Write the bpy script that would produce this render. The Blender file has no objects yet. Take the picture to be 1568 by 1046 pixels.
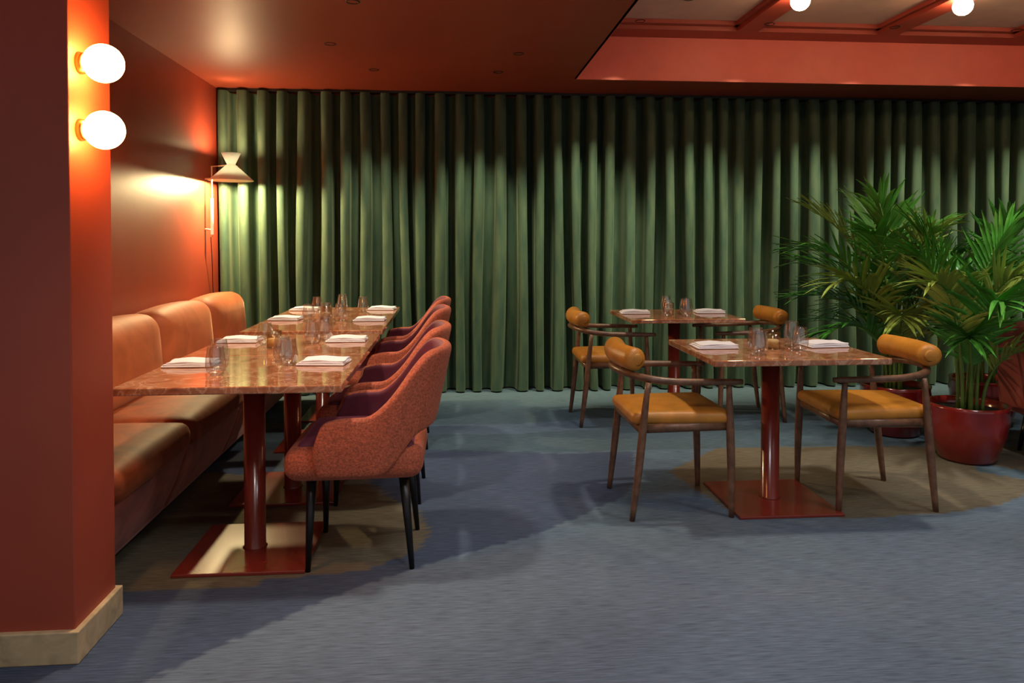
import bpy, bmesh, math, random
from mathutils import Vector, Matrix
random.seed(7)
scene = bpy.context.scene
COL = scene.collection
R = math.radians

# ------------------------------------------------------------------ materials
def new_mat(name):
    m = bpy.data.materials.new(name); m.use_nodes = True
    nt = m.node_tree
    return m, nt, nt.nodes["Principled BSDF"]

def simple(name, col, rough=0.5, metal=0.0, coat=0.0, sheen=0.0, sheen_tint=None, var=0.0, scale=8.0, bump=0.0, bscale=200.0, spec=0.5, dist=0.0):
    m, nt, b = new_mat(name)
    b.inputs["Base Color"].default_value = (*col, 1)
    b.inputs["Roughness"].default_value = rough
    b.inputs["Metallic"].default_value = metal
    b.inputs["Coat Weight"].default_value = coat
    b.inputs["Coat Roughness"].default_value = 0.12
    b.inputs["Specular IOR Level"].default_value = spec
    if sheen:
        b.inputs["Sheen Weight"].default_value = sheen
        b.inputs["Sheen Roughness"].default_value = 0.35
        b.inputs["Sheen Tint"].default_value = (*(sheen_tint or col), 1)
    tc = nt.nodes.new("ShaderNodeTexCoord")
    if var > 0:
        n = nt.nodes.new("ShaderNodeTexNoise"); n.inputs["Scale"].default_value = scale; n.inputs["Detail"].default_value = 4
        n.inputs["Distortion"].default_value = dist
        nt.links.new(tc.outputs["Object"], n.inputs["Vector"])
        r = nt.nodes.new("ShaderNodeValToRGB")
        r.color_ramp.elements[0].position = .3; r.color_ramp.elements[1].position = .7
        r.color_ramp.elements[0].color = (*[c*(1-var) for c in col], 1)
        r.color_ramp.elements[1].color = (*[min(1, c*(1+var)) for c in col], 1)
        nt.links.new(n.outputs["Fac"], r.inputs["Fac"]); nt.links.new(r.outputs["Color"], b.inputs["Base Color"])
    if bump > 0:
        n2 = nt.nodes.new("ShaderNodeTexNoise"); n2.inputs["Scale"].default_value = bscale; n2.inputs["Detail"].default_value = 3
        nt.links.new(tc.outputs["Object"], n2.inputs["Vector"])
        bp = nt.nodes.new("ShaderNodeBump"); bp.inputs["Strength"].default_value = bump; bp.inputs["Distance"].default_value = .004
        nt.links.new(n2.outputs["Fac"], bp.inputs["Height"]); nt.links.new(bp.outputs["Normal"], b.inputs["Normal"])
    return m

def emis(name, col, strength):
    m, nt, b = new_mat(name)
    b.inputs["Base Color"].default_value = (.9, .85, .7, 1)
    b.inputs["Emission Color"].default_value = (*col, 1)
    b.inputs["Emission Strength"].default_value = strength
    return m

M_wall = simple("paint_red_satin", (.27, .042, .022), .40, var=.08, scale=3, bump=.08, bscale=60)
M_pillar = simple("paint_red_pillar", (.36, .060, .030), .5, var=.05, scale=3, bump=.06, bscale=60)
M_ceil = simple("paint_ceiling_red", (.25, .045, .02), .45, var=.05, scale=2, bump=.03, bscale=40)
M_fascia = simple("paint_coral", (.64, .14, .105), .5, var=.04)
M_beam = simple("paint_beam_red", (.34, .06, .04), .45, var=.04)
M_panel = simple("acoustic_panel_pink", (.60, .42, .39), .8, var=.06, bump=.1)
M_lac = simple("lacquer_oxblood", (.20, .026, .016), .25, coat=.5, var=.06)
M_black = simple("black_metal", (.012, .011, .012), .35, metal=.3)
M_wood = simple("walnut_wood", (.15, .075, .042), .38, var=.35, scale=30)
M_leather = simple("tan_leather", (.46, .19, .022), .42, var=.15, scale=14, bump=.25, bscale=250)
M_orange = simple("tweed_coral", (.42, .095, .045), .85, sheen=.2, sheen_tint=(.9,.5,.35), var=.40, scale=120, bump=.8, bscale=220)
M_purple = simple("velvet_plum", (.13, .020, .040), .7, sheen=.5, sheen_tint=(.5,.2,.35), var=.2, scale=10)
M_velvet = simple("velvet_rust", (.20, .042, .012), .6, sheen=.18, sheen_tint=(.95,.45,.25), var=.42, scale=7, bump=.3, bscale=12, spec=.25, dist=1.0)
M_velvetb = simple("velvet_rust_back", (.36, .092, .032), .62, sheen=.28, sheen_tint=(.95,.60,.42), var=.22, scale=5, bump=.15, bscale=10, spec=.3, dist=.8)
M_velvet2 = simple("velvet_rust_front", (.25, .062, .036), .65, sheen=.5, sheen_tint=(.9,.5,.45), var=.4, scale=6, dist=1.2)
M_rose = simple("velvet_rose", (.42, .085, .06), .66, sheen=.8, sheen_tint=(.9,.5,.4), var=.2, scale=5)
M_napkin = simple("napkin_linen", (.66, .66, .72), .9, bump=.3, bscale=300)
M_wax = simple("candle_wax", (.8, .7, .5), .6)
M_cream = simple("lamp_cream", (.88, .82, .66), .4)
M_soil = simple("soil", (.02, .013, .008), 1, bump=1, bscale=60)
M_pot = simple("pot_glazed_red", (.24, .015, .012), .18, coat=.8, var=.1)
M_leaf = simple("palm_leaf", (.055, .24, .028), .36, var=.55, scale=6)
M_leaf2 = simple("palm_leaf_light", (.24, .34, .06), .42, var=.3, scale=6)
M_stem = simple("palm_stem", (.12, .22, .035), .5, var=.3)
M_stone = simple("baseboard_limestone", (.50, .38, .22), .35, var=.25, scale=14, dist=1)
M_gold = simple("brass", (.6, .35, .1), .3, metal=1)
M_globe = emis("opal_globe_glow", (1, .42, .11), 100)
M_globe2 = emis("opal_globe_glow_ceiling", (1, .58, .28), 65)
M_bulb = emis("bulb_glow", (1, .75, .4), 8)
M_tube = emis("lit_tube", (1, .62, .38), .9)
M_flame = emis("candle_glow", (1, .5, .15), .5)

def shade_mat():
    m, nt, b = new_mat("lamp_shade_cream")
    b.inputs["Base Color"].default_value = (.93, .90, .76, 1); b.inputs["Roughness"].default_value = .45
    tr = nt.nodes.new("ShaderNodeBsdfTranslucent"); tr.inputs[0].default_value = (.78, .92, 1, 1)
    mx = nt.nodes.new("ShaderNodeMixShader"); mx.inputs[0].default_value = .24
    nt.links.new(b.outputs[0], mx.inputs[1]); nt.links.new(tr.outputs[0], mx.inputs[2])
    nt.links.new(mx.outputs[0], nt.nodes["Material Output"].inputs[0])
    return m
M_shade = shade_mat()

def marble():
    m, nt, b = new_mat("rosso_marble")
    tc = nt.nodes.new("ShaderNodeTexCoord")
    n1 = nt.nodes.new("ShaderNodeTexNoise"); n1.inputs["Scale"].default_value = 9; n1.inputs["Detail"].default_value = 9; n1.inputs["Distortion"].default_value = 1.2
    nt.links.new(tc.outputs["Object"], n1.inputs["Vector"])
    r = nt.nodes.new("ShaderNodeValToRGB"); cr = r.color_ramp
    cr.elements[0].position = .25; cr.elements[0].color = (.17, .060, .030, 1)
    cr.elements[1].position = .78; cr.elements[1].color = (.48, .26, .15, 1)
    for p, c in ((.42, (.33, .115, .052, 1)), (.5, (.40, .165, .080, 1)), (.53, (.52, .30, .19, 1)), (.57, (.32, .12, .056, 1))):
        e = cr.elements.new(p); e.color = c
    nt.links.new(n1.outputs["Fac"], r.inputs["Fac"]); nt.links.new(r.outputs["Color"], b.inputs["Base Color"])
    b.inputs["Roughness"].default_value = .06
    b.inputs["Coat Weight"].default_value = .4; b.inputs["Coat Roughness"].default_value = .03
    return m
M_marble = marble()

def thin_glass(name, tint):
    m = bpy.data.materials.new(name); m.use_nodes = True; nt = m.node_tree; nt.nodes.clear()
    out = nt.nodes.new("ShaderNodeOutputMaterial")
    t = nt.nodes.new("ShaderNodeBsdfTransparent"); t.inputs[0].default_value = (*tint, 1)
    g = nt.nodes.new("ShaderNodeBsdfGlossy"); g.inputs["Roughness"].default_value = .10
    f = nt.nodes.new("ShaderNodeLayerWeight"); f.inputs["Blend"].default_value = .5
    p = nt.nodes.new("ShaderNodeMath"); p.operation = 'POWER'; p.inputs[1].default_value = 3
    q = nt.nodes.new("ShaderNodeMath"); q.operation = 'MULTIPLY_ADD'; q.inputs[1].default_value = .60; q.inputs[2].default_value = .12
    mx = nt.nodes.new("ShaderNodeMixShader")
    nt.links.new(f.outputs["Facing"], p.inputs[0]); nt.links.new(p.outputs[0], q.inputs[0]); nt.links.new(q.outputs[0], mx.inputs[0])
    nt.links.new(t.outputs[0], mx.inputs[1]); nt.links.new(g.outputs[0], mx.inputs[2])
    nt.links.new(mx.outputs[0], out.inputs[0])
    return m
M_glass = thin_glass("clear_glass", (.95, .955, .96))
M_amber = thin_glass("smoky_glass", (.85, .76, .60))

def curtain_mat():
    m, nt, b = new_mat("velvet_green")
    b.inputs["Roughness"].default_value = .7
    b.inputs["Specular IOR Level"].default_value = .2
    b.inputs["Sheen Weight"].default_value = .25
    b.inputs["Sheen Roughness"].default_value = .4
    b.inputs["Sheen Tint"].default_value = (.5, .6, .4, 1)
    tc = nt.nodes.new("ShaderNodeTexCoord")
    mp = nt.nodes.new("ShaderNodeMapping"); mp.inputs["Scale"].default_value = (6, 6, 1.2)
    nt.links.new(tc.outputs["Object"], mp.inputs["Vector"])
    n = nt.nodes.new("ShaderNodeTexNoise"); n.inputs["Scale"].default_value = 3; n.inputs["Detail"].default_value = 6
    nt.links.new(mp.outputs["Vector"], n.inputs["Vector"])
    r = nt.nodes.new("ShaderNodeValToRGB")
    r.color_ramp.elements[0].position = .3; r.color_ramp.elements[0].color = (.028, .064, .048, 1)
    r.color_ramp.elements[1].position = .7; r.color_ramp.elements[1].color = (.066, .104, .064, 1)
    nt.links.new(n.outputs["Fac"], r.inputs["Fac"]); nt.links.new(r.outputs["Color"], b.inputs["Base Color"])
    return m
M_curtain = curtain_mat()

def carpet_mat():
    m, nt, b = new_mat("carpet_patterned")
    b.inputs["Roughness"].default_value = .95
    b.inputs["Specular IOR Level"].default_value = .15
    at = nt.nodes.new("ShaderNodeAttribute"); at.attribute_name = "pattern"
    tc = nt.nodes.new("ShaderNodeTexCoord")
    mp = nt.nodes.new("ShaderNodeMapping"); mp.inputs["Scale"].default_value = (12, 170, 1)
    nt.links.new(tc.outputs["Object"], mp.inputs["Vector"])
    n = nt.nodes.new("ShaderNodeTexNoise"); n.inputs["Scale"].default_value = 1; n.inputs["Detail"].default_value = 4
    nt.links.new(mp.outputs["Vector"], n.inputs["Vector"])
    r = nt.nodes.new("ShaderNodeMapRange"); r.inputs[1].default_value = .3; r.inputs[2].default_value = .7
    r.inputs[3].default_value = .68; r.inputs[4].default_value = 1.32
    nt.links.new(n.outputs["Fac"], r.inputs[0])
    n3 = nt.nodes.new("ShaderNodeTexNoise"); n3.inputs["Scale"].default_value = 1.6; n3.inputs["Detail"].default_value = 3
    nt.links.new(tc.outputs["Object"], n3.inputs["Vector"])
    r3 = nt.nodes.new("ShaderNodeMapRange"); r3.inputs[1].default_value = .3; r3.inputs[2].default_value = .7
    r3.inputs[3].default_value = .90; r3.inputs[4].default_value = 1.10
    nt.links.new(n3.outputs["Fac"], r3.inputs[0])
    mu = nt.nodes.new("ShaderNodeMath"); mu.operation = 'MULTIPLY'
    nt.links.new(r.outputs[0], mu.inputs[0]); nt.links.new(r3.outputs[0], mu.inputs[1])
    mx = nt.nodes.new("ShaderNodeVectorMath"); mx.operation = 'SCALE'
    nt.links.new(at.outputs["Color"], mx.inputs[0]); nt.links.new(mu.outputs[0], mx.inputs["Scale"])
    nt.links.new(mx.outputs[0], b.inputs["Base Color"])
    bp = nt.nodes.new("ShaderNodeBump"); bp.inputs["Strength"].default_value = .3; bp.inputs["Distance"].default_value = .003
    nt.links.new(n.outputs["Fac"], bp.inputs["Height"]); nt.links.new(bp.outputs["Normal"], b.inputs["Normal"])
    return m
M_carpet = carpet_mat()

# ------------------------------------------------------------------ helpers
def mk(name, verts, faces, mats, parent=None, smooth=True, mi=None, loc=(0, 0, 0), fix=False):
    me = bpy.data.meshes.new(name); me.from_pydata([tuple(v) for v in verts], [], faces); me.update()
    if fix:
        bm = bmesh.new(); bm.from_mesh(me)
        bmesh.ops.remove_doubles(bm, verts=bm.verts[:], dist=1e-6)
        bmesh.ops.recalc_face_normals(bm, faces=bm.faces[:]); bm.to_mesh(me); bm.free()
    if not isinstance(mats, (list, tuple)): mats = [mats]
    for m in mats: me.materials.append(m)
    for i, p in enumerate(me.polygons):
        p.use_smooth = smooth
        if mi: p.material_index = mi[i]
    o = bpy.data.objects.new(name, me); COL.objects.link(o); o.location = loc
    if parent: o.parent = parent
    return o

def bm_obj(name, bm, mats, parent=None, smooth=True):
    bmesh.ops.recalc_face_normals(bm, faces=bm.faces)
    me = bpy.data.meshes.new(name); bm.to_mesh(me); bm.free()
    if not isinstance(mats, (list, tuple)): mats = [mats]
    for m in mats: me.materials.append(m)
    for p in me.polygons: p.use_smooth = smooth
    o = bpy.data.objects.new(name, me); COL.objects.link(o)
    if parent: o.parent = parent
    return o

def empty(name, loc=(0, 0, 0), rz=0):
    e = bpy.data.objects.new(name, None); COL.objects.link(e); e.location = loc; e.rotation_euler = (0, 0, rz)
    e.empty_display_size = .1
    return e

def box(name, x0, x1, y0, y1, z0, z1, mat, parent=None, bev=0.0, seg=2):
    bm = bmesh.new(); bmesh.ops.create_cube(bm, size=1)
    for v in bm.verts:
        v.co = Vector(((x0+x1)/2+v.co.x*(x1-x0), (y0+y1)/2+v.co.y*(y1-y0), (z0+z1)/2+v.co.z*(z1-z0)))
    if bev: bmesh.ops.bevel(bm, geom=bm.edges[:], offset=bev, segments=seg, profile=.5, affect='EDGES')
    return bm_obj(name, bm, mat, parent, smooth=False)

def lathe(name, prof, mat, parent=None, n=32, loc=(0, 0, 0), smooth=True):
    vs, fs = [], []
    for r, z in prof:
        for k in range(n):
            a = 2*math.pi*k/n; vs.append((loc[0]+r*math.cos(a), loc[1]+r*math.sin(a), loc[2]+z))
    for i in range(len(prof)-1):
        for k in range(n):
            fs.append((i*n+k, i*n+(k+1) % n, (i+1)*n+(k+1) % n, (i+1)*n+k))
    return mk(name, vs, fs, mat, parent, smooth, fix=True)

def catmull(pts, n=6):
    P = [Vector(p) for p in pts]; out = []
    P = [2*P[0]-P[1]]+P+[2*P[-1]-P[-2]]
    for i in range(1, len(P)-2):
        for k in range(n):
            t = k/n; a, b, c, d = P[i-1], P[i], P[i+1], P[i+2]
            out.append(.5*((2*b)+(c-a)*t+(2*a-5*b+4*c-d)*t*t+(3*b-a-3*c+d)*t**3))
    out.append(P[-2]); return out

def tube_data(pts, rad, n=10, flat=1.0):
    pts = [Vector(p) for p in pts]; vs, fs = [], []
    if not hasattr(rad, '__len__'): rad = [rad]*len(pts)
    up = Vector((0, 0, 1))
    N = None
    for i, p in enumerate(pts):
        t = (pts[min(i+1, len(pts)-1)]-pts[max(i-1, 0)]).normalized()
        if N is None:
            ref = up if abs(t.z) < .9 else Vector((1, 0, 0))
            N = (ref-t*ref.dot(t)).normalized()
        else:
            N = (N-t*N.dot(t)).normalized()
        B = t.cross(N)
        for k in range(n):
            a = 2*math.pi*k/n
            vs.append(p+rad[i]*(N*math.cos(a)*flat+B*math.sin(a)))
    for i in range(len(pts)-1):
        for k in range(n):
            fs.append((i*n+k, i*n+(k+1) % n, (i+1)*n+(k+1) % n, (i+1)*n+k))
    fs.append(tuple(range(n-1, -1, -1))); fs.append(tuple(range((len(pts)-1)*n, len(pts)*n)))
    return vs, fs

def tube(name, pts, rad, mat, parent=None, n=10, flat=1.0):
    vs, fs = tube_data(pts, rad, n, flat)
    return mk(name, vs, fs, mat, parent)

def cushion(name, c, d, r, mat, parent=None, crown=0.0, n=16, taper=0.0, tilt=0.0, side=0.0):
    bm = bmesh.new(); bmesh.ops.create_cube(bm, size=2)
    bmesh.ops.subdivide_edges(bm, edges=bm.edges[:], cuts=n, use_grid_fill=True)
    h = Vector(d)/2
    for v in bm.verts:
        q = Vector([math.copysign(abs(math.sin(x*math.pi/2)), x) for x in v.co])
        p = Vector((q.x*h.x, q.y*h.y, q.z*h.z))
        inner = Vector([max(-(h[i]-r), min(h[i]-r, p[i])) if h[i] > r else 0 for i in range(3)])
        dd = p-inner
        L = dd.length
        if L > 1e-6: p = inner+dd*(r/L)
        u = p.x/h.x; w = p.y/h.y; z = p.z/h.z
        p.z += crown*(1-u*u)*(1-w*w)*(1 if p.z > 0 else -.3)
        p.x += side*(1-w*w)*(1-z*z)*u
        if taper: p.y *= 1+taper*u
        v.co = p
    if tilt: bmesh.ops.rotate(bm, verts=bm.verts[:], cent=(0, 0, 0), matrix=Matrix.Rotation(tilt, 3, 'Y'))
    for v in bm.verts: v.co += Vector(c)
    return bm_obj(name, bm, mat, parent)

def loft_y(name, prof, y0, y1, mat, parent=None, r=.03, n=8):
    cx = sum(p[0] for p in prof)/len(prof); cz = sum(p[1] for p in prof)/len(prof)
    secs = [(y0+r*(1-math.cos(math.pi/2*k/n)), r*(1-math.sin(math.pi/2*k/n))) for k in range(n+1)]
    secs += [(y0+(y1-y0)*t, 0) for t in (.3, .5, .7)]
    secs += [(y1-(s[0]-y0), s[1]) for s in reversed(secs[:n+1])]
    vs, fs = [], []; m = len(prof)
    for y, ins in secs:
        for px, pz in prof:
            dx, dz = px-cx, pz-cz; L = math.hypot(dx, dz)
            f = max(0, (L-ins)/L); vs.append((cx+dx*f, y, cz+dz*f))
    for i in range(len(secs)-1):
        for k in range(m): fs.append((i*m+k, i*m+(k+1) % m, (i+1)*m+(k+1) % m, (i+1)*m+k))
    fs.append(tuple(range(m))); fs.append(tuple(range((len(secs)-1)*m, len(secs)*m)))
    return mk(name, vs, fs, mat, parent, fix=True)

def smoothloop(pts, n=5):
    P = [Vector((p[0], p[1], 0)) for p in pts]; out = []; m = len(P)
    for i in range(m):
        a, b, c, d = P[i-1], P[i], P[(i+1) % m], P[(i+2) % m]
        for k in range(n):
            t = k/n; q = .5*((2*b)+(c-a)*t+(2*a-5*b+4*c-d)*t*t+(3*b-a-3*c+d)*t**3); out.append((q.x, q.y))
    return out

# ------------------------------------------------------------------ room shell
WX = -1.89; CZ = 2.51; BY = 6.38; RX = 7.0; FY = -1.0
def inpoly(x, y, P):
    c = False; j = len(P)-1
    for i in range(len(P)):
        xi, yi = P[i]; xj, yj = P[j]
        if (yi > y) != (yj > y) and x < (xj-xi)*(y-yi)/(yj-yi)+xi: c = not c
        j = i
    return c
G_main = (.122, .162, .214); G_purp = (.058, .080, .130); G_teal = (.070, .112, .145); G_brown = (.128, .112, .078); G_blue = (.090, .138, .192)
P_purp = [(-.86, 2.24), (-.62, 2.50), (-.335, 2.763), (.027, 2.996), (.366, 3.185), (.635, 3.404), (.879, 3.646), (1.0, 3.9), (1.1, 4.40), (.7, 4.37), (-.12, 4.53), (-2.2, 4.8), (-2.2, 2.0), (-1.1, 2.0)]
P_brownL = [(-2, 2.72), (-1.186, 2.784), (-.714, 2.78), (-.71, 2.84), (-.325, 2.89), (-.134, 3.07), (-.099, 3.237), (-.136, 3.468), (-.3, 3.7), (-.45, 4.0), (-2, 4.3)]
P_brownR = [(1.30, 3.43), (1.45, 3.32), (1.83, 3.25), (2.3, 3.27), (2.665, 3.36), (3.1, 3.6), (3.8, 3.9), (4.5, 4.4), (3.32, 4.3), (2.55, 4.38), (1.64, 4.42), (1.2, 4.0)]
P_tealR = [(2.9, 3.85), (3.0, 4.0), (3.25, 3.75), (3.5, 3.4), (3.38, 3.3), (3.15, 3.62)]
P_band = [(-.9, 4.9), (.4, 4.85), (1.5, 5.0), (2.8, 4.9), (2.8, 5.15), (1.5, 5.3), (.4, 5.1), (-.9, 5.2)]
def carpet_col(x, y):
    jx = x+.012*math.sin(y*190); jy = y
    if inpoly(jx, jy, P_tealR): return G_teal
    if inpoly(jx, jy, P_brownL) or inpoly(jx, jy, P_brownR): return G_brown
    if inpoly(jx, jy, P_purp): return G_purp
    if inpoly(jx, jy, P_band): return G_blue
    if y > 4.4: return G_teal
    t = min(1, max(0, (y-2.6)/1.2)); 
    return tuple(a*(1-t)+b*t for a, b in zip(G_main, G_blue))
def grid_floor():
    xs = [-3+i*.025 for i in range(int(8.0/.025)+1)]; xs += [5.5, 6.2, RX]
    ys = [FY, 0, 1.0]+[1.6+i*.02 for i in range(int((BY-1.6)/.02)+1)]
    if ys[-1] < BY-1e-4: ys.append(BY)
    vs = [(x, y, 0) for y in ys for x in xs]; w = len(xs); fs = []
    for j in range(len(ys)-1):
        for i in range(w-1): fs.append((j*w+i, j*w+i+1, (j+1)*w+i+1, (j+1)*w+i))
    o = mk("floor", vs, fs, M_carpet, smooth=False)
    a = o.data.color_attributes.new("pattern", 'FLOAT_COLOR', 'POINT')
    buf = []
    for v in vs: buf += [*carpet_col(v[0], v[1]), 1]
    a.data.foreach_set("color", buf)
grid_floor()
box("wall_left", WX-.12, WX, 2.0, BY, 0, CZ, M_wall)
box("wall_back", WX-.12, RX, BY, BY+.12, 0, 3.0, M_wall)
box("wall_right", RX, RX+.12, FY, BY, 0, 3.0, M_wall)
ce = empty("ceiling")
box("low_ceiling_panel", -3.1, .96, FY, BY, CZ, CZ+.6, M_ceil, ce)
box("low_ceiling_back_strip", .96, RX, 5.66, BY, CZ, CZ+.6, M_ceil, ce)
box("recess_fascia", .96, RX, 5.64, 5.66, CZ, CZ+.42, M_fascia, ce)
box("recess_fascia_side", .945, .962, FY, 5.64, CZ, CZ+.42, M_fascia, ce)
box("recess_panel", .96, RX, FY, 5.64, 2.90, 2.96, M_panel, ce)
box("beam_edge", .96, RX, 5.42, 5.64, 2.84, 2.90, M_beam, ce)
box("beam_edge_trim", .96, RX, 5.36, 5.42, 2.87, 2.90, M_beam, ce)
for i, bx in enumerate((1.10, 2.22, 3.32, 4.42, 5.52)):
    box("beam_%d" % i, bx-.08, bx+.08, FY, 5.42, 2.84, 2.90, M_beam, ce)
    box("beam_trim_%d" % i, bx-.11, bx+.11, FY, 5.42, 2.87, 2.90, M_beam, ce)
box("beam_cross", .96, RX, 2.6, 2.78, 2.84, 2.90, M_beam, ce)
box("trim_curtain_track", WX+.01, RX, 6.20, 6.25, CZ-.02, CZ, M_black)
box("wall_pillar", -3.0, -1.141, 2.335, 2.61, 0, CZ, M_pillar, bev=.004)
box("baseboard_pillar", -3.0, -1.124, 2.318, 2.627, 0, .1, M_stone, bev=.004)

# ------------------------------------------------------------------ curtain
def curtain():
    p = .160; x0 = WX+.02; x1 = RX-.05; n = int((x1-x0)/p*24); rows = 28
    vs, fs = [], []
    for j in range(rows+1):
        s = j/rows; z = .012+(CZ-.035)*s
        for i in range(n+1):
            u = (x1-x0)*i/n; k = u/p
            ph = 2*math.pi*k+.65*math.sin(k*.7)+.40*math.sin(k*1.9+1)*(1.2-.5*s)+.25*math.sin(k*3.1+s*1.5)*(1-s)
            A = .088*(1+.14*math.sin(k*1.3+.5)+.1*math.sin(k*.41)+.08*math.sin(k*2.7+s*4)*(1-s))*(1-.10*(s > .97))
            wv = math.sin(ph)
            y = 6.245-A*(wv+.12*(1-wv*wv))+.008*math.sin(k*1.3+s*2)
            sway = (1-s)*(.024*math.sin(k*.8+s*2.2)+.012*math.sin(k*2.1+s*5))
            x = x0+u+sway-.016*math.sin(2*ph)
            vs.append((max(x, WX+.01), min(y, 6.365), z))
    w_ = n+1
    for j in range(rows):
        for i in range(n): fs.append((j*w_+i, j*w_+i+1, (j+1)*w_+i+1, (j+1)*w_+i))
    return mk("curtain", vs, fs, M_curtain)
curtain()

# ------------------------------------------------------------------ banquette
def banquette():
    e = empty("banquette_sofa", (0, 0, 0))
    body = smoothloop([(-1.85, .06), (-1.6, .05), (-1.33, .05), (-1.27, .12), (-1.215, .25), (-1.19, .36), (-1.24, .40), (-1.6, .40), (-1.85, .40)], 4)
    segs = [(2.66, 3.44), (3.44, 4.30), (4.30, 5.18), (5.18, 5.98)]
    for i, (a, b) in enumerate(segs):
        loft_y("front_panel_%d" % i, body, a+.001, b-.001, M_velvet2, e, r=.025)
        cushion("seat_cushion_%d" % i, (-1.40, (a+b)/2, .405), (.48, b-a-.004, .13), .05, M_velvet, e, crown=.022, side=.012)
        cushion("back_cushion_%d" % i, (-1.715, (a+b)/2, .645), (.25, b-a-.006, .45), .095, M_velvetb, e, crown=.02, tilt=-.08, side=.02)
    box("plinth", -1.84, -1.36, 2.68, 5.96, 0, .06, M_black, e)
banquette()

# ------------------------------------------------------------------ tables
def table(x, y, sx=.82, sy=.738):
    e = empty("dining_table", (x, y, 0))
    box("table_top", -sx/2, sx/2, -sy/2, sy/2, .722, .75, M_marble, e, bev=.004)
    box("mount_plate", -.2, .2, -.2, .2, .712, .722, M_black, e)
    lathe("column", [(0, .715), (.043, .715), (.043, .02), (.05, .014), (0, .014)], M_lac, e, n=32)
    box("base_plate", -.25, .25, -.25, .25, .0, .014, M_lac, e, bev=.003)
    return e
for (x, y) in ((-.81, 3.13), (-.81, 3.872), (-.81, 4.77), (-.81, 5.512)): table(x, y)
table(1.57, 3.52, .82, .70); table(1.59, 5.17, .78, .68)

# ------------------------------------------------------------------ upholstered armchair (faces -x)
def armchair(x, y, rz=0):
    e = empty("upholstered_armchair", (x, y, 0), rz)
    path = []
    hy = .275; xf = -.185; xs = .03; xb = .245
    for k in range(6): path.append((xf+(xs-xf)*k/6, -hy, 0))
    m = 16
    for k in range(m+1):
        a = -math.pi/2+math.pi*k/m
        path.append((xs+(xb-xs)*math.cos(a)**.8 if math.cos(a) > 1e-6 else xs, hy*math.sin(a), math.cos(a)))
    for k in range(1, 7): path.append((xs+(xf-xs)*k/6, hy, 0))
    vs, fs = [], []; rows = 8
    def sm(a, b, t):
        t = max(0, min(1, (t-a)/(b-a))); return t*t*(3-2*t)
    for (px, py, c) in path:
        top = .595+.02*sm(-.18, -.05, px)+.24*sm(.035, .185, px)
        if px < -.16: top -= .035
        bot = .38+.15*sm(.09, .19, px)
        for j in range(rows+1):
            t = j/rows; z = bot+(top-bot)*t
            lean = (z-.4)
            f = sm(-.02, .20, px)
            nx = px+lean*.22*f + (.025*(2*t-1)**2 if px < -.16 else 0)
            ny = py*(1+.10*lean - .22*max(0, z-.62)*f) + math.copysign(.012*math.sin(math.pi*t), py)*(1-f)
            vs.append((nx, ny, z))
    w = rows+1
    for i in range(len(path)-1):
        for j in range(rows): fs.append((i*w+j, (i+1)*w+j, (i+1)*w+j+1, i*w+j+1))
    s = mk("shell", vs, fs, [M_orange, M_purple], e)
    so = s.modifiers.new("sol", 'SOLIDIFY'); so.thickness = .048; so.offset = -1; so.material_offset = 1; so.material_offset_rim = 0
    be = s.modifiers.new("sub", 'SUBSURF'); be.levels = 2; be.render_levels = 2
    cushion("seat", (-.035, 0, .425), (.53, .50, .13), .055, M_orange, e, crown=.02, taper=-.05)
    cushion("seat_pad", (-.03, 0, .478), (.45, .43, .06), .028, M_purple, e, crown=.02)
    for i, (sx, sy) in enumerate(((-1, -1), (-1, 1), (1, -1), (1, 1))):
        tube("leg_%d" % i, [((.16 if sx > 0 else .195)*sx-.01, .16*sy, .375), (.20*sx-.015, .195*sy, 0)], [.021, .010], M_black, e, n=14)
    return e
for y in (3.09, 3.80, 4.73, 5.45): armchair(-.335, y, random.uniform(-.03, .03))

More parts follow.
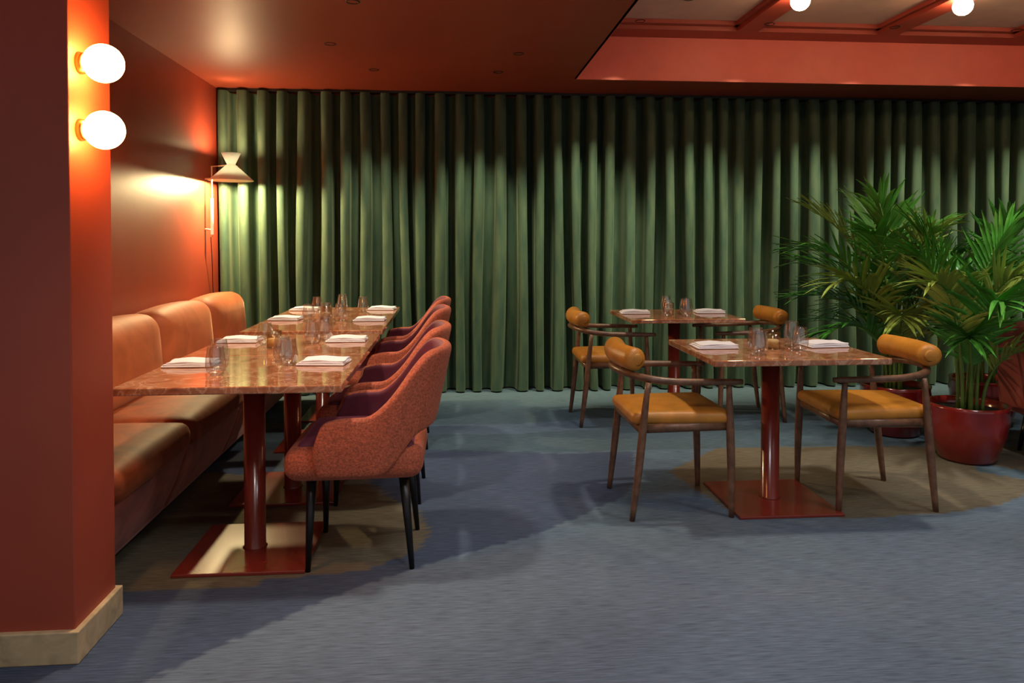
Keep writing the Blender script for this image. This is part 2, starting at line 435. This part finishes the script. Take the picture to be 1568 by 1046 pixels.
# ------------------------------------------------------------------ wooden armchair (faces +x)
def woodchair(x, y, rz=0):
    e = empty("wooden_armchair", (x, y, 0), rz)
    for sy in (-1, 1):
        pts = catmull([(.235, .225*sy, 0), (.23, .228*sy, .25), (.222, .232*sy, .45), (.215, .235*sy, .625)], 4)
        rr = [.0125+.0065*math.sin(math.pi*min(1, k/(len(pts)-1)*1.05)) for k in range(len(pts))]
        tube("front_leg_%s" % ("a" if sy < 0 else "b"), pts, rr, M_wood, e, n=12)
        pts = catmull([(-.235, .225*sy, 0), (-.205, .23*sy, .25), (-.185, .232*sy, .45), (-.165, .235*sy, .635)], 4)
        tube("back_leg_%s" % ("a" if sy < 0 else "b"), pts, rr, M_wood, e, n=12)
        tube("side_apron_%s" % ("a" if sy < 0 else "b"), [(.225, .215*sy, .425), (-.19, .215*sy, .42)], .017, M_wood, e, n=8, flat=1.3)
    tube("front_apron", [(.215, -.22, .42), (.215, .22, .42)], .016, M_wood, e, n=8, flat=1.3)
    tube("back_apron", [(-.19, -.22, .415), (-.19, .22, .415)], .016, M_wood, e, n=8, flat=1.3)
    rail = [(.275, -.245, .632), (.12, -.25, .635), (-.06, -.245, .64), (-.18, -.205, .652), (-.25, -.11, .665), (-.27, 0, .67),
            (-.25, .11, .665), (-.18, .205, .652), (-.06, .245, .64), (.12, .25, .635), (.275, .245, .632)]
    pts = catmull(rail, 6)
    tube("arm_rail", pts, [.012+.006*math.sin(math.pi*k/(len(pts)-1))**.5 for k in range(len(pts))], M_wood, e, n=12)
    for sy in (-1, 1):
        tube("back_post_%s" % ("a" if sy < 0 else "b"), [(-.255, .10*sy, .66), (-.25, .10*sy, .72)], .011, M_wood, e, n=10)
    L = .21; bp = []; br = []
    for k in range(25):
        t = -1+2*k/24; yy = L*t
        bp.append((-.245+.035*t*t, yy, .735))
        ed = min(1, (1-abs(t))*L/.014)
        br.append(.053*(0.70+.30*math.sqrt(max(0, 1-(1-ed)**2))))
    tube("back_bolster", bp, br, M_leather, e, n=24)
    for sy in (-1, 1):
        tube("bolster_button_%d" % sy, [(-.211, sy*.209, .735), (-.2105, sy*.214, .735)], [.03, .022], M_leather, e, n=18)
    cushion("seat_pad", (.005, 0, .462), (.47, .45, .06), .028, M_leather, e, crown=.012, taper=.06)
    return e
woodchair(1.055, 3.53, R(1)); woodchair(2.055, 3.53, math.pi-R(2)); woodchair(1.12, 5.2, 0); woodchair(2.10, 5.22, math.pi)

# ------------------------------------------------------------------ tableware
TZ = .7503
def napkin(x, y, rz=0.0):
    e = empty("folded_napkin", (x, y, TZ), rz)
    for k in range(3):
        c = cushion("fold_%d" % k, (.004*k, -.003*k, .0048+.0072*k), (.205-.010*k, .145-.012*k, .0078), .0038, M_napkin, e, crown=.003, n=10)
        for v in c.data.vertices:
            v.co.z += .0012*k*math.sin(v.co.x*40+k)+.001*k*math.sin(v.co.y*55)
            v.co.x += .002*math.sin(v.co.y*45+k*2)
            v.co.z = max(v.co.z, .0006)
for i, (x, y) in enumerate(((-1.10, 3.25), (-1.10, 3.98), (-.545, 3.25), (-.545, 3.96), (-1.09, 5.02), (-.53, 4.93), (-1.09, 5.68), (-.52, 5.68),
              (1.30, 3.57), (1.86, 3.57), (1.32, 5.24), (1.87, 5.24))):
    napkin(x, y, random.uniform(-.12, .12))
def glassware(x, y, h=.118, r=.038):
    t = .0012
    out = [(v.x, v.y) for v in catmull([(r*.60, .001, 0), (r*.86, .012, 0), (r*1.03, h*.30, 0), (r*1.0, h*.58, 0), (r*.86, h*.85, 0), (r*.80, h, 0)], 5)]
    inn = [(a-t, max(b, .007)) for a, b in reversed(out)]
    inn = [q for q in inn if q[1] > .0075]
    prof = [(0, 0), (r*.58, 0)]+out+[(r*.80-t*.5, h+.0006)]+inn+[(r*.55, .0075), (0, .007)]
    o = lathe("drinking_glass", prof, M_glass, n=32)
    o.location = (x, y, TZ); return o
for p in ((-.93, 3.02), (-.95, 3.13), (-.735, 3.31), (-.69, 3.22), (-.71, 3.88), (-.94, 3.85), (-.66, 3.98),
          (-.80, 4.85), (-.72, 4.93), (-.64, 5.5), (-.80, 5.58), (-.92, 4.90), (-.97, 5.5),
          (1.425, 3.32), (1.70, 3.57), (1.68, 3.44), (1.46, 3.44), (1.50, 5.04), (1.66, 5.14), (1.55, 5.24), (1.63, 5.0)): glassware(*p, h=random.choice((.112, .125)))
def candle(x, y):
    e = empty("candle_jar", (x, y, TZ))
    r = .036
    lathe("jar", [(0, 0), (r, 0), (r, .04), (r, .085), (r-.003, .085), (r-.003, .04), (r-.003, .008), (0, .008)], M_amber, e, n=28)
    lathe("wax", [(0, .009), (.029, .009), (.029, .045), (0, .045)], M_wax, e, n=20)
    lathe("flame", [(0, .047), (.003, .051), (.0025, .056), (0, .062)], M_flame, e, n=10)
for p in ((-.87, 3.74), (-.83, 5.05), (1.57, 3.5), (1.54, 5.13)): candle(*p)

# ------------------------------------------------------------------ lamps
def light(name, typ, loc, power, col, parent=None, target=None, **kw):
    l = bpy.data.lights.new(name, typ); l.energy = power; l.color = col
    for k, v in kw.items(): setattr(l, k, v)
    o = bpy.data.objects.new(name, l); COL.objects.link(o); o.location = loc
    if parent: o.parent = parent
    if target is not None:
        d = Vector(target)-Vector(loc); o.rotation_euler = d.to_track_quat('-Z', 'Y').to_euler()
    return o
def sphere_prof(r, n=20): return [(r*math.sin(math.pi*k/n), -r*math.cos(math.pi*k/n)) for k in range(n+1)]
for z in (1.832, 1.626):
    e = empty("globe_wall_light", (-1.07, 2.405, z))
    lathe("opal_globe", sphere_prof(.059), M_globe, e, n=32)
    tube("wall_mount", [(-.071, 0, 0), (-.05, 0, 0)], [.035, .03], M_gold, e, n=24)
for (x, y) in ((2.22, 4.58), (3.32, 4.59), (4.42, 4.6), (2.22, 2.2), (3.32, 2.2)):
    e = empty("globe_ceiling_light", (x, y, 2.80))
    lathe("opal_globe", sphere_prof(.06), M_globe2, e, n=32)
    lathe("ceiling_mount", [(0, .055), (.03, .055), (.03, .04), (0, .04)], M_gold, e, n=24)

def sconce():
    lx, ly = .155, -.03
    e = empty("wall_lamp", (-1.835, 5.90, 0))
    tube("rod", [(0, 0, 1.30), (0, 0, 1.85)], .006, M_cream, e, n=10)
    tube("light_tube", [(0, 0, 1.32), (0, 0, 1.60)], .011, M_tube, e, n=12)
    tube("bracket_top", [(-.053, 0, 1.75), (0, 0, 1.75)], .008, M_cream, e)
    tube("bracket_low", [(-.053, 0, 1.36), (0, 0, 1.36)], .008, M_cream, e)
    tube("arm", [(0, 0, 1.845), (lx, ly, 1.855)], .005, M_cream, e)
    lathe("shade_lower", [(.028, 1.862), (.165, 1.735), (.165, 1.733), (.026, 1.860)], M_shade, e, n=40, loc=(lx, ly, 0), smooth=True)
    lathe("shade_upper", [(.030, 1.858), (.072, 1.945), (.070, 1.945), (.028, 1.860)], M_shade, e, n=40, loc=(lx, ly, 0))
    lathe("bulb", [(a, b+1.80) for a, b in sphere_prof(.022, 12)], M_bulb, e, n=20, loc=(lx, ly, 0))
    tube("cord", catmull([(-.01, .0, 1.30), (-.02, .06, 1.1), (-.03, .10, .95), (-.03, .115, .70), (-.03, .115, .02)], 6), .003, M_black, e, n=6)
    light("lamp_light", 'POINT', (lx, ly, 1.762), 150, (1, .76, .37), e, shadow_soft_size=.03)
    light("lamp_uplight", 'POINT', (lx, ly, 1.93), 24, (1, .66, .34), e, shadow_soft_size=.02)
sconce()

def downlight(x, y, tgt, power, col, size=R(60), blend=.6, z=CZ, soft=.07):
    e = empty("recessed_downlight", (x, y, z))
    lathe("trim_ring", [(.028, -.001), (.034, -.004), (.038, 0)], M_black, e, n=24)
    d = Vector(tgt)-Vector((x, y, z-.02))
    o = light("spot", 'SPOT', (0, 0, -.02), power, col, e, spot_size=size, spot_blend=blend, shadow_soft_size=soft)
    o.rotation_euler = d.to_track_quat('-Z', 'Y').to_euler()
W = (1, .84, .64); Cw = (1, .93, .85); Gy = (1, .91, .58)
downlight(-.75, 2.95, (-.8, 3.3, .7), 110, W, R(80))
downlight(-.75, 4.75, (-.8, 5.0, .7), 90, W, R(80))
downlight(.35, 3.4, (-.6, 4.0, .5), 90, W, R(80), blend=1)
downlight(-.5, 3.9, (-1.7, 4.2, .6), 95, (1, .66, .34), R(85), blend=1)
downlight(1.5, 3.4, (1.6, 3.5, .7), 130, W, R(85), z=2.90, blend=.8)
downlight(1.6, 4.9, (1.6, 5.2, .7), 80, W, R(85), z=2.90, blend=.8)
downlight(-.55, 5.45, (-.75, 6.2, .9), 80, Gy, R(66), blend=.9, soft=.03)
downlight(.35, 5.45, (.15, 6.2, .9), 115, Gy, R(66), blend=.9, soft=.03)
for wx in (1.35, 2.3, 3.25, 4.2, 5.15, 6.1):
    downlight(wx, 5.22, (wx-.35, 6.2, 1.0), 270, Gy, R(52), z=2.84, blend=.95, soft=.03)
downlight(3.0, 3.0, (3.05, 4.2, .8), 200, Cw, R(70), z=2.90, blend=1)
downlight(.7, 1.6, (.6, 1.9, 0), 110, (.88, .94, 1), R(130), blend=1, soft=.3)
downlight(2.6, 1.9, (2.6, 2.2, 0), 140, (.88, .94, 1), R(130), blend=1, z=2.90, soft=.3)
downlight(-.3, 1.2, (-.6, 2.2, 0), 45, (1, .93, .85), R(70), blend=.8, soft=.1)
downlight(.45, 4.9, (.35, 5.0, 0), 40, (.9, .95, 1), R(70), blend=.7)

# ------------------------------------------------------------------ palms
def palm(x, y, fr, seed, potr=.215, poth=.33, hs=1.0):
    rnd = random.Random(seed)
    e = empty("potted_palm", (x, y, 0))
    lathe("pot", [(0, 0), (potr*.62, 0), (potr*.70, .015), (potr*.92, poth*.45), (potr*1.0, poth*.78), (potr*.97, poth*.93), (potr*1.0, poth), (potr*.93, poth), (potr*.9, poth*.9), (potr*.85, poth*.8)], M_pot, e, n=48)
    lathe("soil", [(0, poth*.9), (potr*.91, poth*.88)], M_soil, e, n=32)
    V, F, I = [], [], []
    def addm(vs, fs, mi):
        o = len(V); V.extend(vs)
        for f in fs: F.append(tuple(o+i for i in f)); I.append(mi)
    for (az, reach, height, drop) in fr:
        height *= hs
        az = R(az); H = Vector((math.cos(az), math.sin(az), 0))
        b = H*.04+Vector((rnd.uniform(-.03, .03), rnd.uniform(-.03, .03), poth*.88))
        pts = []
        N = 22
        for k in range(N+1):
            t = k/N
            pts.append(b+H*reach*(t**2.0)+Vector((0, 0, height*(1.25*t-.25*t*t)-drop*t**4)))
        vs, fs = tube_data(pts, [.010*(1-.8*k/N)+.001 for k in range(N+1)], 6); addm(vs, fs, 1)
        mi = 2 if rnd.random() < .2 else 0
        nl = 20
        for q in range(nl):
            s = q/(nl-1); t = .40+.60*s
            k = min(N-1, int(t*N)); f = t*N-k; P = pts[k].lerp(pts[k+1], f)
            T = (pts[k+1]-pts[k]).normalized(); S = T.cross(Vector((0, 0, 1)))
            if S.length < 1e-3: S = Vector((-H.y, H.x, 0))
            S.normalize(); U = S.cross(T)
            if U.z < 0: U = -U
            for side in (-1, 1):
                l = (.18+.21*math.sin(math.pi*min(1, .15+.75*s)))*rnd.uniform(.85, 1.1)
                D = (S*side*(.85-.45*s)+T*(.65+.5*s)+U*.25).normalized()
                D = (D+Vector((rnd.uniform(-.1, .1), rnd.uniform(-.1, .1), rnd.uniform(-.08, .08)))).normalized()
                Wd = D.cross(U).normalized(); w = .0135*rnd.uniform(.8, 1.15)
                dr = rnd.uniform(.10, .42)*l
                vv = []; prof = (.45, 1, .95, .7, .05)
                for g in range(5):
                    a = g/4; c = P+D*l*a+Vector((0, 0, -dr*a*a))
                    vv += [c-Wd*w*prof[g]+U*.003, c-U*.0015, c+Wd*w*prof[g]+U*.003]
                ff = []
                for g in range(4):
                    for h in range(2): ff.append((g*3+h, g*3+h+1, (g+1)*3+h+1, (g+1)*3+h))
                addm(vv, ff, mi)
    mk("fronds", V, F, [M_leaf, M_stem, M_leaf2], e, True, I)
palm(3.01, 4.08, [(180, .30, 1.1, .2), (210, .35, .95, .2), (150, .25, 1.15, .1), (250, .4, .9, .25), (100, .35, 1.1, .2), (60, .4, 1.05, .2), (20, .45, 1.0, .25), (330, .4, .95, .25), (290, .3, 1.0, .2), (0, .25, 1.15, .1), (230, .25, .6, .15), (300, .35, .55, .2)], 3, hs=1.0)
palm(2.93, 4.66, [(180, .6, 1.15, .25), (160, .45, 1.3, .15), (200, .5, .95, .25), (220, .35, 1.2, .2), (140, .5, 1.0, .2), (90, .35, 1.35, .15), (60, .4, 1.3, .2), (20, .4, 1.25, .2), (270, .3, 1.2, .2), (320, .4, 1.1, .2), (190, .45, .6, .2), (240, .4, .7, .2), (120, .3, .7, .2), (170, .5, .8, .2), (210, .2, 1.3, .1)], 5, hs=1.02)
palm(3.66, 4.80, [(180, .4, 1.1, .25), (120, .4, 1.1, .15), (60, .5, 1.0, .25), (0, .5, 1.1, .2), (300, .4, 1.0, .2), (230, .4, .95, .2), (260, .2, 1.2, .1), (200, .4, .6, .2)], 9, hs=1.0)
def side_chair():
    e = empty("velvet_armchair", (3.68, 3.97, 0), R(180))
    cushion("seat", (0, 0, .33), (.58, .54, .22), .07, M_velvet, e, crown=.02)
    cushion("back", (.28, 0, .52), (.15, .66, .56), .07, M_rose, e, tilt=.08)
    for s in (-1, 1):
        cushion("arm_%d" % s, (.0, .31*s, .42), (.54, .12, .36), .055, M_rose, e)
        for q in (-1, 1): tube("leg_%d_%d" % (s, q), [(.20*q, .22*s, .23), (.23*q, .25*s, 0)], [.02, .011], M_black, e)
side_chair()

# ------------------------------------------------------------------ world, camera
w = bpy.data.worlds.new("world"); scene.world = w; w.use_nodes = True
bg = w.node_tree.nodes["Background"]; bg.inputs[0].default_value = (1, .97, .95, 1); bg.inputs[1].default_value = .36
cam = bpy.data.cameras.new("camera"); co = bpy.data.objects.new("camera", cam); COL.objects.link(co)
cam.sensor_width = 36; cam.lens = 26.06; cam.shift_y = -.0855
co.location = (0, 0, 1.29); co.rotation_euler = (R(90-1.2), 0, R(-4.74))
scene.camera = co
scene.view_settings.view_transform = 'Standard'
